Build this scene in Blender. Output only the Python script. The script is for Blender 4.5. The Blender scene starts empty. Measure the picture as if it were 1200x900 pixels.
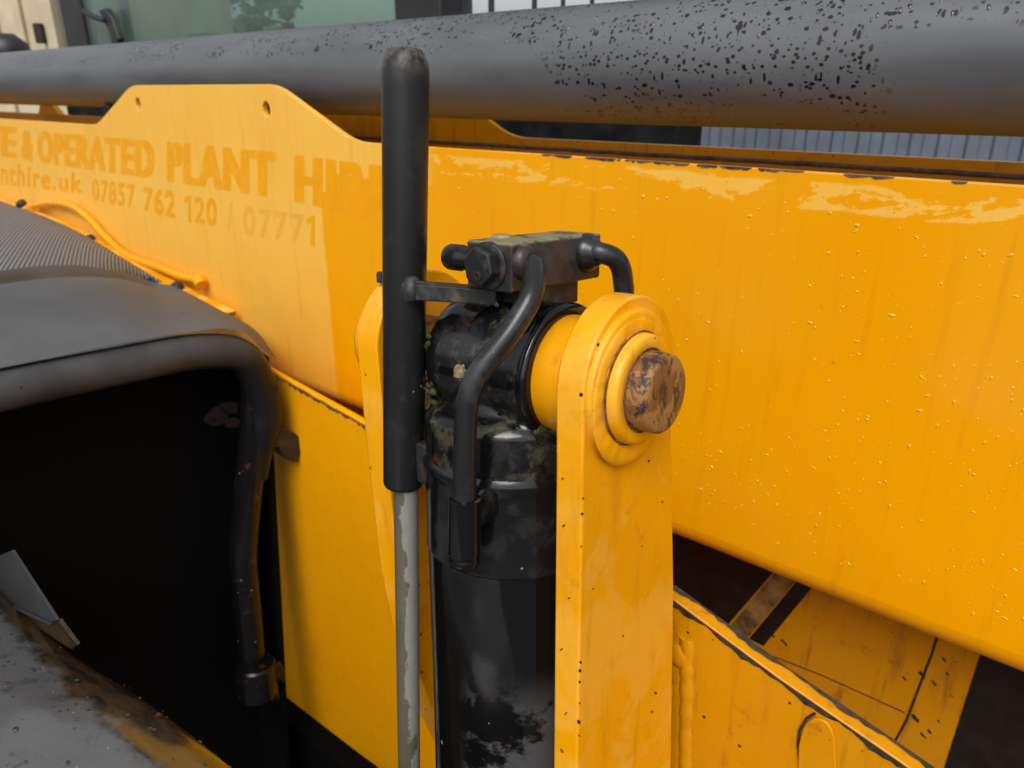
import bpy, bmesh, math, random
from mathutils import Vector, Matrix
import numpy as np
random.seed(7)
SC = bpy.context.scene
COL = SC.collection
# ------------------------------------------------------------------ camera
F = 890.0; PITCH = math.atan(345/890)
cp, sp = math.cos(PITCH), math.sin(PITCH)
CAM = Vector((0, 0, 1.75))
cd = bpy.data.cameras.new('camera'); cam = bpy.data.objects.new('camera', cd); COL.objects.link(cam)
cam.location = CAM; cam.rotation_euler = (math.pi/2-PITCH, 0, 0)
cd.sensor_fit = 'HORIZONTAL'; cd.sensor_width = 36; cd.lens = 36*F/1200
cd.clip_start = .02; cd.clip_end = 3000
cd.dof.use_dof = True; cd.dof.focus_distance = .585; cd.dof.aperture_fstop = 10
SC.camera = cam
# ------------------------------------------------------------------ light: overcast daylight
SUN_EL, SUN_AZ = math.radians(50), math.radians(192)     # azimuth clockwise from +Y
w = bpy.data.worlds.new('World'); SC.world = w; w.use_nodes = True
nt = w.node_tree; bg = nt.nodes['Background']
sky = nt.nodes.new('ShaderNodeTexSky'); sky.sky_type = 'NISHITA'; sky.sun_disc = False
sky.sun_elevation = SUN_EL; sky.sun_rotation = SUN_AZ; sky.air_density = 1.0; sky.dust_density = 4.0; sky.ozone_density = 1.0
hsv = nt.nodes.new('ShaderNodeHueSaturation'); hsv.inputs['Saturation'].default_value = .22
nt.links.new(sky.outputs[0], hsv.inputs['Color']); nt.links.new(hsv.outputs[0], bg.inputs[0])
bg.inputs[1].default_value = .13
sd = bpy.data.lights.new('sun', 'SUN'); sun = bpy.data.objects.new('sun', sd); COL.objects.link(sun)
sd.energy = 1.1; sd.angle = math.radians(35); sd.color = (1, .965, .92)
sdir = Vector((math.sin(SUN_AZ)*math.cos(SUN_EL), math.cos(SUN_AZ)*math.cos(SUN_EL), math.sin(SUN_EL)))
sun.rotation_euler = sdir.to_track_quat('Z', 'Y').to_euler(); sun.location = (0, 0, 8)
vs = SC.view_settings; vs.view_transform = 'Standard'; vs.look = 'None'; vs.gamma = 1; vs.use_curve_mapping = False
vs.exposure = 0.32
# ------------------------------------------------------------------ frames
X, Zv = Vector((1, 0, 0)), Vector((0, 0, 1))
FWD, UPV = Vector((0, cp, -sp)), Vector((0, sp, cp))
A = Vector((1120, -(890*cp+345*sp), 0)).normalized()     # along the boom, towards the camera's right
N = Vector((A.y, -A.x, 0))                                # out of the boom's side
W = Vector((0, .09, 1)).normalized()                      # up along the ram
PX = (A - W*A.dot(W)).normalized(); Q = -W.cross(PX)      # pin axis; out of the ram towards the camera's left
def ray(x, y): return X*((x-600)/F) + FWD + UPV*((450-y)/F)
def at(x, y, d): return CAM + ray(x, y)*d
def hit(x, y, p0, n):
    r = ray(x, y); return CAM + r*((p0-CAM).dot(n)/r.dot(n))
def B(s, t, z): return CAM + A*s + N*t + Zv*z             # machine coordinates (z from the eye height)
PE = at(779, 462, .493)
def G(l, q, w): return PE - PX*l + Q*q + W*w              # ram coordinates
def onT(x, y, t): return hit(x, y, CAM+N*t, N)
def onS(x, y, s): return hit(x, y, CAM+A*s, A)
def onL(x, y, l): return hit(x, y, G(l, 0, 0), PX)
def onQ(x, y, q): return hit(x, y, G(0, q, 0), Q)
def frame(o, x, y, z):
    m = Matrix.Identity(4)
    for i, v in enumerate((x, y, z)): m.col[i][:3] = v
    m.col[3][:3] = o
    return m
ORG = B(-.3, -.88, 0); ORG.z = 0
FB = frame(ORG, -A, N, Zv)
FP = frame(G(.13, 0, 0), -PX, Q, W)
# ------------------------------------------------------------------ nodes / materials
class Mat:
    def __init__(s, name, rough=.4, coat=0, metal=0, spec=.5):
        s.m = bpy.data.materials.new(name); s.m.use_nodes = True; s.t = s.m.node_tree
        s.b = s.t.nodes['Principled BSDF']; s.b.inputs['Roughness'].default_value = rough
        s.b.inputs['Coat Weight'].default_value = coat; s.b.inputs['Coat Roughness'].default_value = .12
        s.b.inputs['Metallic'].default_value = metal; s.b.inputs['Specular IOR Level'].default_value = spec
        s.co = s.t.nodes.new('ShaderNodeTexCoord').outputs['Object']
    def n(s, typ, **k):
        x = s.t.nodes.new(typ)
        for a, v in k.items(): setattr(x, a, v)
        return x
    def put(s, sock, v):
        if hasattr(v, 'is_output') or isinstance(v, bpy.types.NodeSocket): s.t.links.new(v, sock)
        else:
            if isinstance(v, tuple) and len(v) == 3 and sock.type == 'RGBA': v = (*v, 1)
            sock.default_value = v
    def scale(s, sc, rot=(0, 0, 0), loc=(0, 0, 0)):
        m = s.n('ShaderNodeMapping'); m.inputs['Scale'].default_value = sc if isinstance(sc, tuple) else (sc,)*3
        m.inputs['Rotation'].default_value = rot; m.inputs['Location'].default_value = loc
        s.t.links.new(s.co, m.inputs[0]); return m.outputs[0]
    def noise(s, sc, detail=4, rough=.6, dist=0, loc=(0, 0, 0)):
        x = s.n('ShaderNodeTexNoise'); x.inputs['Scale'].default_value = 1; x.inputs['Detail'].default_value = detail
        x.inputs['Roughness'].default_value = rough; x.inputs['Distortion'].default_value = dist
        s.t.links.new(s.scale(sc, loc=loc), x.inputs['Vector']); return x.outputs['Fac']
    def voro(s, sc, rnd=1, loc=(0, 0, 0)):
        x = s.n('ShaderNodeTexVoronoi'); x.inputs['Scale'].default_value = 1; x.inputs['Randomness'].default_value = rnd
        s.t.links.new(s.scale(sc, loc=loc), x.inputs['Vector']); return x
    def ramp(s, v, a, b, lo=0., hi=1.):
        x = s.n('ShaderNodeMapRange', interpolation_type='SMOOTHSTEP')
        for i, q in zip(('Value', 'From Min', 'From Max', 'To Min', 'To Max'), (v, a, b, lo, hi)): s.put(x.inputs[i], q)
        return x.outputs[0]
    def math(s, op, a, b=0., c=None):
        x = s.n('ShaderNodeMath', operation=op); s.put(x.inputs[0], a); s.put(x.inputs[1], b)
        if c is not None: s.put(x.inputs[2], c)
        return x.outputs[0]
    def mix(s, f, a, b):
        x = s.n('ShaderNodeMix', data_type='RGBA'); s.put(x.inputs['Factor'], f); s.put(x.inputs['A'], a); s.put(x.inputs['B'], b)
        return x.outputs['Result']
    def xyz(s):
        x = s.n('ShaderNodeSeparateXYZ'); s.t.links.new(s.co, x.inputs[0]); return x.outputs
    def bump(s, h, strength=.2, dist=.002):
        x = s.n('ShaderNodeBump'); x.inputs['Strength'].default_value = strength; x.inputs['Distance'].default_value = dist
        s.put(x.inputs['Height'], h); s.t.links.new(x.outputs[0], s.b.inputs['Normal'])
    def col(s, v): s.put(s.b.inputs['Base Color'], v); return s
    def rough(s, v): s.put(s.b.inputs['Roughness'], v); return s
    def dots(s, sc, r, keep, loc=(0, 0, 0), stretch=(1, 1, 1)):
        """random small chips: 1 inside, 0 outside"""
        v = s.voro(tuple(sc*k for k in stretch), loc=loc)
        sel = s.n('ShaderNodeSeparateColor'); s.t.links.new(v.outputs['Color'], sel.inputs[0])
        k = s.ramp(sel.outputs[0], keep, keep+.01, 1, 0)
        rr = s.math('MULTIPLY', sel.outputs[1], r)
        d = s.math('SUBTRACT', rr, v.outputs['Distance'])
        nz = s.math('MULTIPLY', s.math('SUBTRACT', s.noise(sc*3), .5), r*.9)
        return s.math('MULTIPLY', k, s.ramp(s.math('ADD', d, nz), 0., .06))
DEEP = (.86, .362, .0004); PALE = (.89, .515, .085); BROWN = (.030, .014, .007)
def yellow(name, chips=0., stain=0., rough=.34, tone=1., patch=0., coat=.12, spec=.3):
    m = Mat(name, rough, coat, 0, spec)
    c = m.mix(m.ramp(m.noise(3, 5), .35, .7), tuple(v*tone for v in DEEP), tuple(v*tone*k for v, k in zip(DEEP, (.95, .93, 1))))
    if patch:   # chalked, faded paint in irregular areas
        f = m.ramp(m.noise(16, 6, .6, .6), .47, .60)
        c = m.mix(m.math('MULTIPLY', f, patch), c, PALE)
    if stain:   # old run marks
        f = m.ramp(m.noise((60, 60, 7), 5, .65), .52, .75)
        c = m.mix(m.math('MULTIPLY', f, stain), c, (.34, .12, .008))
        f = m.ramp(m.noise(30, 8, .72), .56, .72)
        c = m.mix(m.math('MULTIPLY', f, stain*.8), c, (.22, .085, .012))
    if chips:
        c = m.mix(m.dots(170, .34, chips), c, BROWN)
        c = m.mix(m.dots(75, .13, chips*.6, (4, 1, 2)), c, (.06, .025, .01))
    m.col(c); m.rough(m.ramp(m.noise(25, 4), .3, .7, rough-.08, rough+.1))
    m.bump(m.math('ADD', m.math('MULTIPLY', m.noise(160, 3), .4), m.noise(55, 5, .6)), .16, .0012)
    return m.m
def boom_paint():
    m = Mat('boom_yellow_paint', .3, .15, 0, .28)
    x, y, z = m.xyz()
    deep = m.mix(m.ramp(m.noise(2.2, 4), .35, .7), DEEP, (.83, .338, .0004))
    n1 = m.noise(9, 6, .6); n2 = m.noise((14, 14, 34), 6, .65, .4); n3 = m.noise(75, 4, .6)
    # the sun-bleached half of the panel, ending on a straight edge with torn corners
    edge = m.math('ADD', x, m.math('MULTIPLY', m.math('SUBTRACT', m.noise(30, 3), .5), .012))
    stepx = m.math('ADD', .925, m.ramp(z, 1.57, 1.572, 0., -.03))
    left = m.ramp(m.math('SUBTRACT', edge, stepx), -.002, .004)
    up = m.ramp(m.math('ADD', z, m.math('MULTIPLY', m.math('SUBTRACT', n1, .5), .05)), 1.606, 1.612)
    upx = m.ramp(x, .60, .66)
    left = m.math('MAXIMUM', left, m.math('MULTIPLY', up, upx))
    # remains of a torn transfer along the top edge
    b0 = m.ramp(z, 1.607, 1.614); b1 = m.ramp(z, 1.652, 1.657, 1, 0)
    zn = m.math('ADD', z, m.math('MULTIPLY', m.math('SUBTRACT', n2, .5), .02))
    b0 = m.ramp(zn, 1.623, 1.626); b1 = m.ramp(zn, 1.652, 1.656, 1, 0)
    blot = m.ramp(m.math('ADD', m.noise((6, 6, 16), 6, .66, .5, (2.3, 0, .4)), m.math('MULTIPLY', n3, .16)), .575, .605)
    band = m.math('MULTIPLY', m.math('MULTIPLY', b0, b1), blot)
    f = m.math('MAXIMUM', m.math('MULTIPLY', left, .82), m.math('MULTIPLY', band, .8))
    f = m.math('MULTIPLY', f, m.ramp(z, 1.16, 1.5, .62, 1.))
    f = m.math('MULTIPLY', f, m.ramp(m.noise(7, 4), .25, .6, .75, 1.))
    c = m.mix(f, deep, PALE)
    c = m.mix(m.math('MULTIPLY', m.ramp(m.noise((50, 50, 4), 4, .6), .52, .78), .34), c, (.50, .18, .004))
    c = m.mix(m.dots(22, .10, .05), c, BROWN)
    m.col(c); m.rough(m.ramp(f, 0, 1, .24, .5))
    m.bump(m.noise(70, 3), .05, .001)
    return m.m
def flat(name, c, rough=.5, coat=0, metal=0, var=.25, sc=12, bump=.1, spec=.5):
    m = Mat(name, rough, coat, metal, spec)
    d = tuple(v*(1-var) for v in c); u = tuple(min(1, v*(1+var)) for v in c)
    m.col(m.mix(m.ramp(m.noise(sc, 6), .3, .7), d, u)); m.bump(m.noise(sc*9, 4), bump, .001)
    return m.m
def black(name, base=.012, rough=.25, dust=.5, wet=True, rust=0., moss=0., sc=30, low=None, top=None, tip=None):
    m = Mat(name, rough, .2 if wet else 0, 0, .4)
    f = m.ramp(m.noise(sc, 8, .68, .3), .49, .62)
    x, y, z = m.xyz()
    if low is not None:
        f = m.math('MULTIPLY', m.ramp(m.noise(20, 8, .66, .3), .44, .52), m.math('MULTIPLY', m.ramp(z, low, low-.06), m.ramp(x, .0, -.02)))
    c = m.mix(m.math('MULTIPLY', f, dust), (base, base, base*1.05), (.060, .061, .064))
    if rust:
        r = m.ramp(m.noise(sc*1.1, 7, .7, loc=(3, 1, 2)), .60-.2*rust, .70-.1*rust)
        c = m.mix(m.math('MULTIPLY', r, .8), c, m.mix(m.noise(90), (.035, .016, .010), (.11, .045, .02)))
    if moss:
        g = m.ramp(m.noise(sc*1.3, 7, .7, loc=(7, 3, 1)), .52, .66)
        if top is not None: g = m.math('MULTIPLY', m.ramp(z, top-.0035, top), m.ramp(m.noise(sc*2, 6, .65, loc=(7, 3, 1)), .36, .5))
        c = m.mix(m.math('MULTIPLY', g, moss), c, m.mix(m.noise(60), (.17, .17, .07), (.36, .31, .19)))
    if tip is not None:
        r = m.math('MULTIPLY', m.ramp(z, tip, tip+.022), m.ramp(m.noise(130, 7, .7), .44, .56))
        c = m.mix(m.math('MULTIPLY', r, .75), c, m.mix(m.noise(200), (.05, .04, .034), (.16, .115, .085)))
    s = m.dots(140, .28, .03); c = m.mix(s, c, (.25, .25, .24))
    m.col(c); m.rough(m.ramp(f, 0, 1, rough, rough+.3*min(1, dust*2.)))
    m.bump(m.math('ADD', m.noise(45, 5), m.math('MULTIPLY', m.noise(300, 3), .3)), .16 if not wet else .10, .0012)
    return m.m
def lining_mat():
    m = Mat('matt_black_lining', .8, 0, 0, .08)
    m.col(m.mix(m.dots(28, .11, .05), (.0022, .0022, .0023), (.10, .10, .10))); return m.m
def letter_mat():
    m = Mat('unfaded_yellow_lettering', .4, 0, 0, .25)
    f = m.ramp(m.noise(42, 7, .7, .3), .46, .70)
    m.col(m.mix(m.math('MULTIPLY', f, .4), (.84, .348, .001), PALE)); return m.m
M = {}
M['boom'] = boom_paint()
M['yel'] = yellow('yellow_paint', 0, .25)
M['yel_dirty'] = yellow('grimy_yellow_paint', .05, .8, .42, .74)
M['lug'] = yellow('lug_yellow_paint', .035, .40, .34, 1., .26)
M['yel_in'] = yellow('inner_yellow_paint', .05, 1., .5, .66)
M['letter'] = letter_mat()
M['letter_plain'] = flat('plain_yellow_lettering', (.84, .348, .001), .4, 0, 0, .04, 20, .04, .25)
M['letter_faint'] = flat('nearly_faded_lettering', (.82, .405, .055), .4, 0, 0, .06, 40, .04, .25)
M['ram'] = black('wet_black_paint', .004, .07, 1., True, 0, 0, 30, -.22)
M['ramhead'] = black('mossy_black_paint', .005, .08, .22, True, .12, .22)
M['collar'] = black('grey_black_paint', .006, .09, .2)
M['pipe'] = black('black_pipe_paint', .013, .26, .3, True, .04)
M['block'] = black('weathered_block_paint', .020, .36, .55, False, .75, .9, 22, None, .0935)
M['plug'] = black('plug_black_paint', .013, .34, .7, False, .1, 0)
M['sleeve'] = black('bar_black_paint', .013, .32, .12, False, .03, 0, 30, None, None, .195)
M['arm'] = black('rusty_arm_paint', .017, .4, .6, False, .5, .2, 40)
M['moss'] = flat('damp_moss', (.045, .045, .012), .9, 0, 0, .6, 200, .4)
M['clod'] = flat('dried_mud', (.25, .18, .10), .9, 0, 0, .4, 150, .4)
M['dark'] = lining_mat()
M['frameblk'] = black('frame_black_paint', .005, .24, .0, False, .06)
M['rustbr'] = flat('rust', (.030, .014, .009), .8, 0, 0, .5, 60, .4)
M['hole'] = flat('bare_hole_rust', (.028, .012, .007), .8, 0, 0, .4, 60, .2)
M['bolt'] = flat('dark_bolt_steel', (.05, .05, .052), .4, 0, .6, .4, 80, .2)
M['weldbr'] = flat('brown_primer', (.10, .058, .04), .7, 0, 0, .5, 90, .4)
M['grime'] = flat('dark_grime', (.16, .07, .012), .8, 0, 0, .8, 120, .3)
M['tape'] = flat('black_hazard_tape', (.010, .009, .008), .35, 0, 0, .4, 30, .1)
def rod_mat():
    m = Mat('flaking_zinc_rod', .42, 0, .25)
    x, y, z = m.xyz()
    cx = m.math('MULTIPLY_ADD', m.math('ADD', z, .1), -.03, .0715)
    k = m.math('ADD', m.math('SUBTRACT', cx, x), m.math('MULTIPLY', m.math('SUBTRACT', m.noise((70, 70, 26), 5, .6), .5), .022))
    f = m.ramp(k, .0068, .0078)
    m.col(m.mix(f, m.mix(m.noise(30), (.105, .092, .064), (.165, .15, .115)), m.mix(m.noise(120), (.22, .215, .195), (.31, .30, .28))))
    m.rough(m.ramp(f, 0, 1, .35, .6)); m.bump(f, .3, .001); return m.m
M['rod'] = rod_mat()
def pin_mat():
    m = Mat('flaking_pin_paint', .5, .15)
    a = m.noise((90, 120, 55), 9, .74, .5); b = m.noise((40, 70, 45), 9, .72, .5, (4, 2, 9))
    x, y, z = m.xyz(); a = m.math('SUBTRACT', a, m.math('MULTIPLY', m.ramp(x, -.142, -.126), .04))
    c = m.mix(m.ramp(a, .41, .47), (.036, .019, .013), m.mix(m.noise(140), (.12, .045, .016), (.27, .11, .035)))
    c = m.mix(m.math('MULTIPLY', m.ramp(b, .50, .52), m.ramp(a, .41, .43)), c, m.mix(m.noise(40), (.27, .125, .04), (.38, .18, .04)))
    m.col(c); m.bump(m.math('ADD', a, b), .5, .0015); return m.m
M['pin'] = pin_mat()
def tube_mat():
    m = Mat('satin_black_tube', .4, 0, 0, .6)
    x, y, z = m.xyz()
    film = m.ramp(m.noise((3, 14, 14), 6), .3, .7)
    c = m.mix(film, (.082, .088, .096), (.118, .124, .133))
    # spatter of dark drips, thickest near the right-hand end
    zone = m.math('MULTIPLY', m.ramp(x, .62, .22), m.math('MAXIMUM', m.ramp(x, -.14, .10), m.ramp(z, 1.80, 1.835)))
    zone = m.math('MAXIMUM', zone, m.math('MULTIPLY', m.ramp(z, 1.79, 1.825), .72))
    v = m.math('MULTIPLY', zone, m.ramp(m.noise((5, 14, 14), 4, .6), .34, .56))
    d = m.dots(190, .52, .75, (0, 0, 0), (.7, .85, .9)); d2 = m.dots(150, .42, .5, (5, 3, 1), (1.1, 1, .35))
    d = m.math('MAXIMUM', d, m.dots(95, .45, .22, (1, 7, 2), (.8, 1, .7)))
    dd = m.math('MULTIPLY', m.math('MAXIMUM', d, d2), m.ramp(v, .30, .55))
    c = m.mix(dd, c, (.004, .004, .004))
    mud = m.math('MULTIPLY', m.ramp(z, 1.715, 1.765, 1, 0), m.ramp(m.noise(26, 7, .65), .45, .72))  # mud mask paints the boom's brown reflection onto the tube's underside, in patches
    c = m.mix(m.math('MULTIPLY', mud, .8), c, (.13, .085, .035))
    m.col(c); m.rough(m.math('SUBTRACT', m.ramp(film, 0, 1, .34, .46), m.math('MULTIPLY', dd, .12)))
    m.bump(m.noise(60, 4), .06, .001); return m.m
M['tube'] = tube_mat()
def plastic(name, c=.035, r0=.30, r1=.45):
    m = Mat(name, .38, 0, 0, .2)
    f = m.ramp(m.noise(7, 8, .62), .3, .75)
    cc = m.mix(f, (c*.95, c*.99, c*1.06), (c*1.3, c*1.36, c*1.46))
    cc = m.mix(m.dots(45, .2, .1), cc, (.006, .006, .006))
    m.col(cc); m.rough(m.ramp(f, 0, 1, r0, r1)); m.bump(m.noise(40, 4), .08, .002); return m.m
M['bonnet'] = plastic('weathered_black_plastic', .088, .52, .64)
def rim_mat():
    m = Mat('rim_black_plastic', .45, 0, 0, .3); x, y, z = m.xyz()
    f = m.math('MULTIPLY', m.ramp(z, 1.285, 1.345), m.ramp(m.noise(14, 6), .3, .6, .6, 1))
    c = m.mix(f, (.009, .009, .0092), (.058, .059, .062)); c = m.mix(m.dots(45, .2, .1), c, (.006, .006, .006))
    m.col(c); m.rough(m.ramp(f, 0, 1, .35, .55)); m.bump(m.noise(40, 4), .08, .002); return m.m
M['rim'] = rim_mat()
M['flap'] = plastic('grey_flap_plastic', .030, .45, .6)
def grille():
    m = Mat('perforated_panel', .6, 0, 0, .15)
    v = m.n('ShaderNodeTexVoronoi', feature='F1'); v.inputs['Scale'].default_value = 1; v.inputs['Randomness'].default_value = 0
    m.t.links.new(m.scale((120, 150, 0), (0, 0, .5)), v.inputs['Vector'])
    h = m.ramp(v.outputs['Distance'], .34, .42)
    m.col(m.mix(h, (.002, .002, .002), (.30, .31, .33))); m.bump(h, .8, .003); return m.m
M['grille'] = grille()
def fender_mat():
    m = Mat('wet_fender_plastic', .1, .5)
    x, y, z = m.xyz()
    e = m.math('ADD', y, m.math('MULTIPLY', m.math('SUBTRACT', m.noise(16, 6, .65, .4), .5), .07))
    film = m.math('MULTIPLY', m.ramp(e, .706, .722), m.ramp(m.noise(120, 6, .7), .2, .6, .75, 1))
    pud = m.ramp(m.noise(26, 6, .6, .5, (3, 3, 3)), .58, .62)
    c = m.mix(film, m.mix(m.ramp(m.noise((20, 60, 60), 6, .65), .35, .6), (.012, .011, .010), (.060, .038, .018)), m.mix(m.noise(18, 8, .62), (.075, .076, .078), (.115, .116, .118)))  # brown on the edge strip paints in the boom's golden reflection
    c = m.mix(m.math('MULTIPLY', m.math('MULTIPLY', pud, film), m.ramp(m.noise(160, 4, .7), .35, .65)), c, (.05, .05, .05))
    c = m.mix(m.dots(150, .3, .2), c, (.02, .02, .02)); c = m.mix(m.math('MULTIPLY', film, m.dots(190, .3, .08, (2, 5, 1))), c, (.28, .28, .28))
    m.col(c); m.rough(m.math('ADD', .10, m.math('MULTIPLY', film, .08)))
    m.bump(m.math('ADD', m.noise(14, 4), m.math('MULTIPLY', m.noise(130, 4), .22)), .22, .002); return m.m
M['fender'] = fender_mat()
def drop_mat(name, c):
    m = Mat(name, .03, 1.); m.col(c); m.b.inputs['Coat Roughness'].default_value = .02; return m.m
M['drop'] = drop_mat('water_on_yellow', (.85, .375, .006)); M['dropblk'] = drop_mat('water_on_black', (.02, .02, .02))
def glass_mat():
    m = Mat('dusty_green_glass', .05)
    m.t.nodes.remove(m.b); o = m.t.nodes['Material Output']
    tr = m.n('ShaderNodeBsdfTransparent'); tr.inputs[0].default_value = (.60, .74, .67, 1)
    gl = m.n('ShaderNodeBsdfGlossy'); gl.inputs['Roughness'].default_value = .05
    df = m.n('ShaderNodeBsdfDiffuse'); df.inputs[0].default_value = (.24, .33, .30, 1)
    lw = m.n('ShaderNodeLayerWeight'); lw.inputs[0].default_value = .5
    fr = m.math('MULTIPLY_ADD', m.math('POWER', lw.outputs['Facing'], 4.), .8, .04)
    m1 = m.n('ShaderNodeMixShader'); m2 = m.n('ShaderNodeMixShader')
    m.put(m1.inputs[0], m.ramp(m.noise(3, 5), .3, .7, .12, .30)); m.t.links.new(tr.outputs[0], m1.inputs[1]); m.t.links.new(df.outputs[0], m1.inputs[2])
    m.t.links.new(fr, m2.inputs[0]); m.t.links.new(m1.outputs[0], m2.inputs[1]); m.t.links.new(gl.outputs[0], m2.inputs[2])
    m.t.links.new(m2.outputs[0], o.inputs[0]); return m.m
M['glass'] = glass_mat()
M['cabblk'] = flat('cab_frame_black', (.018, .019, .021), .45)
M['cream'] = flat('cream_panel_paint', (.55, .46, .31), .6, 0, 0, .15, 3)
M['fence'] = flat('blue_grey_sheet', (.10, .12, .155), .5, 0, .1, .2, 2)
M['leaf'] = flat('foliage', (.05, .085, .022), .6, 0, 0, .6, 1.5)
M['bark'] = flat('bark', (.09, .065, .045), .9, 0, 0, .4, 6)
M['ground'] = flat('wet_gravelly_yard', (.075, .071, .065), .85, 0, 0, .35, 6, .3)
# ------------------------------------------------------------------ builders (all in world coordinates)
def link(name, verts, faces, mat, parent=None, fr=None, bevel=0, smooth=35, label=None, seg=2):
    vs_ = [Vector(v) for v in verts]
    if fr is None:
        fr = Matrix.Translation(sum(vs_, Vector())/len(vs_))
    inv = fr.inverted()
    me = bpy.data.meshes.new(name); me.from_pydata([inv@v for v in vs_], [], faces)
    bm = bmesh.new(); bm.from_mesh(me); bmesh.ops.recalc_face_normals(bm, faces=bm.faces); bm.to_mesh(me); bm.free()
    if smooth:
        me.polygons.foreach_set('use_smooth', [True]*len(me.polygons)); me.set_sharp_from_angle(angle=math.radians(smooth))
    me.materials.append(mat)
    o = bpy.data.objects.new(name, me); COL.objects.link(o)
    if parent is not None:
        o.parent = parent; o.matrix_local = WM[parent].inverted() @ fr
    else: o.matrix_world = fr
    WM[o] = fr
    if bevel:
        b = o.modifiers.new('bevel', 'BEVEL'); b.width = bevel; b.segments = seg; b.limit_method = 'ANGLE'; b.angle_limit = math.radians(32)
        b.harden_normals = True
    if label: o['label'] = label
    return o
WM = {}
def join(*parts):
    V, Fc = [], []
    for v, f in parts:
        k = len(V); V += list(v); Fc += [[i+k for i in q] for q in f]
    return V, Fc
def prism(poly, ext, holes=()):
    """polygon (world points) pushed along ext; holes are loops too"""
    ext = Vector(ext)
    if not holes:
        n = len(poly); V = [Vector(p) for p in poly]+[Vector(p)+ext for p in poly]
        return V, [list(range(n)), list(range(n, 2*n))[::-1]] + [[i, (i+1) % n, n+(i+1) % n, n+i] for i in range(n)]
    bm = bmesh.new(); ed = []
    for lp in (poly, *holes):
        vv = [bm.verts.new(p) for p in lp]
        ed += [bm.edges.new((vv[i], vv[(i+1) % len(vv)])) for i in range(len(vv))]
    bmesh.ops.triangle_fill(bm, edges=ed, use_beauty=True, use_dissolve=False)
    r = bmesh.ops.extrude_face_region(bm, geom=list(bm.faces), use_keep_orig=True)
    bmesh.ops.translate(bm, verts=[e for e in r['geom'] if isinstance(e, bmesh.types.BMVert)], vec=ext)
    bm.verts.index_update()
    V = [v.co.copy() for v in bm.verts]; Fc = [[v.index for v in f.verts] for f in bm.faces]; bm.free()
    return V, Fc
def box(o, x, y, z):
    """corner o, edge vectors"""
    return prism([o, o+x, o+x+y, o+y], z)
def cbox(c, x, y, z): return box(c-(x+y+z)/2, x, y, z)
def ortho(d):
    d = d.normalized(); a = Vector((0, 0, 1)) if abs(d.z) < .9 else Vector((1, 0, 0))
    u = d.cross(a).normalized(); return u, d.cross(u).normalized()
def lathe(o, axis, prof, seg=48, u=None):
    """prof: (distance along axis, radius)"""
    axis = axis.normalized(); u, v = ortho(axis) if u is None else (u, axis.cross(u))
    V, Fc = [], []
    for d, r in prof:
        for k in range(seg):
            a = 2*math.pi*k/seg; V.append(o+axis*d+(u*math.cos(a)+v*math.sin(a))*max(r, 1e-5))
    for i in range(len(prof)-1):
        for k in range(seg):
            k2 = (k+1) % seg; Fc.append([i*seg+k, i*seg+k2, (i+1)*seg+k2, (i+1)*seg+k])
    Fc.append(list(range(seg))); Fc.append(list(range((len(prof)-1)*seg, len(prof)*seg)))
    return V, Fc
def smooth_path(P, n=8):
    P = [Vector(p) for p in P]; R = []
    Q_ = [P[0]*2-P[1]]+P+[P[-1]*2-P[-2]]
    for i in range(1, len(Q_)-2):
        a, b, c, d = Q_[i-1:i+3]
        for k in range(n):
            t = k/n
            R.append(.5*((2*b)+(c-a)*t+(2*a-5*b+4*c-d)*t*t+(3*b-a-3*c+d)*t**3))
    return R+[P[-1]]
def fillet(P, r, n=8):
    """polyline with rounded corners"""
    P = [Vector(p) for p in P]; R = [P[0]]
    for i in range(1, len(P)-1):
        a, b, c = P[i-1:i+2]; rr = min(r if not isinstance(r, (list, tuple)) else r[i-1], (a-b).length*.48, (c-b).length*.48)
        p, q = b+(a-b).normalized()*rr, b+(c-b).normalized()*rr
        for k in range(n+1):
            t = k/n; R.append(p*(1-t)**2+b*2*t*(1-t)+q*t*t)
    return R+[P[-1]]
def tube(P, r, seg=20, cap=True):
    P = [Vector(p) for p in P]; rs = r if isinstance(r, (list, tuple)) else [r]*len(P)
    V, Fc = [], []; u = None
    for i, p in enumerate(P):
        d = (P[min(i+1, len(P)-1)]-P[max(i-1, 0)]).normalized()
        if u is None: u, v = ortho(d)
        else: u = (u-d*u.dot(d)).normalized(); v = d.cross(u)
        for k in range(seg):
            a = 2*math.pi*k/seg; V.append(p+(u*math.cos(a)+v*math.sin(a))*rs[i])
    for i in range(len(P)-1):
        for k in range(seg):
            k2 = (k+1) % seg; Fc.append([i*seg+k, i*seg+k2, (i+1)*seg+k2, (i+1)*seg+k])
    if cap: Fc.append(list(range(seg))); Fc.append(list(range((len(P)-1)*seg, len(P)*seg)))
    return V, Fc
def arc(c, u, v, r, a0, a1, n=24):
    return [c+u*(r*math.cos(math.radians(a0+(a1-a0)*i/n)))+v*(r*math.sin(math.radians(a0+(a1-a0)*i/n))) for i in range(n+1)]
def grid(rows, closed=False):
    V = [p for r in rows for p in r]; n = len(rows[0])
    return V, [[i*n+j, i*n+j+1, (i+1)*n+j+1, (i+1)*n+j] for i in range(len(rows)-1) for j in range(n-1)]
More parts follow.
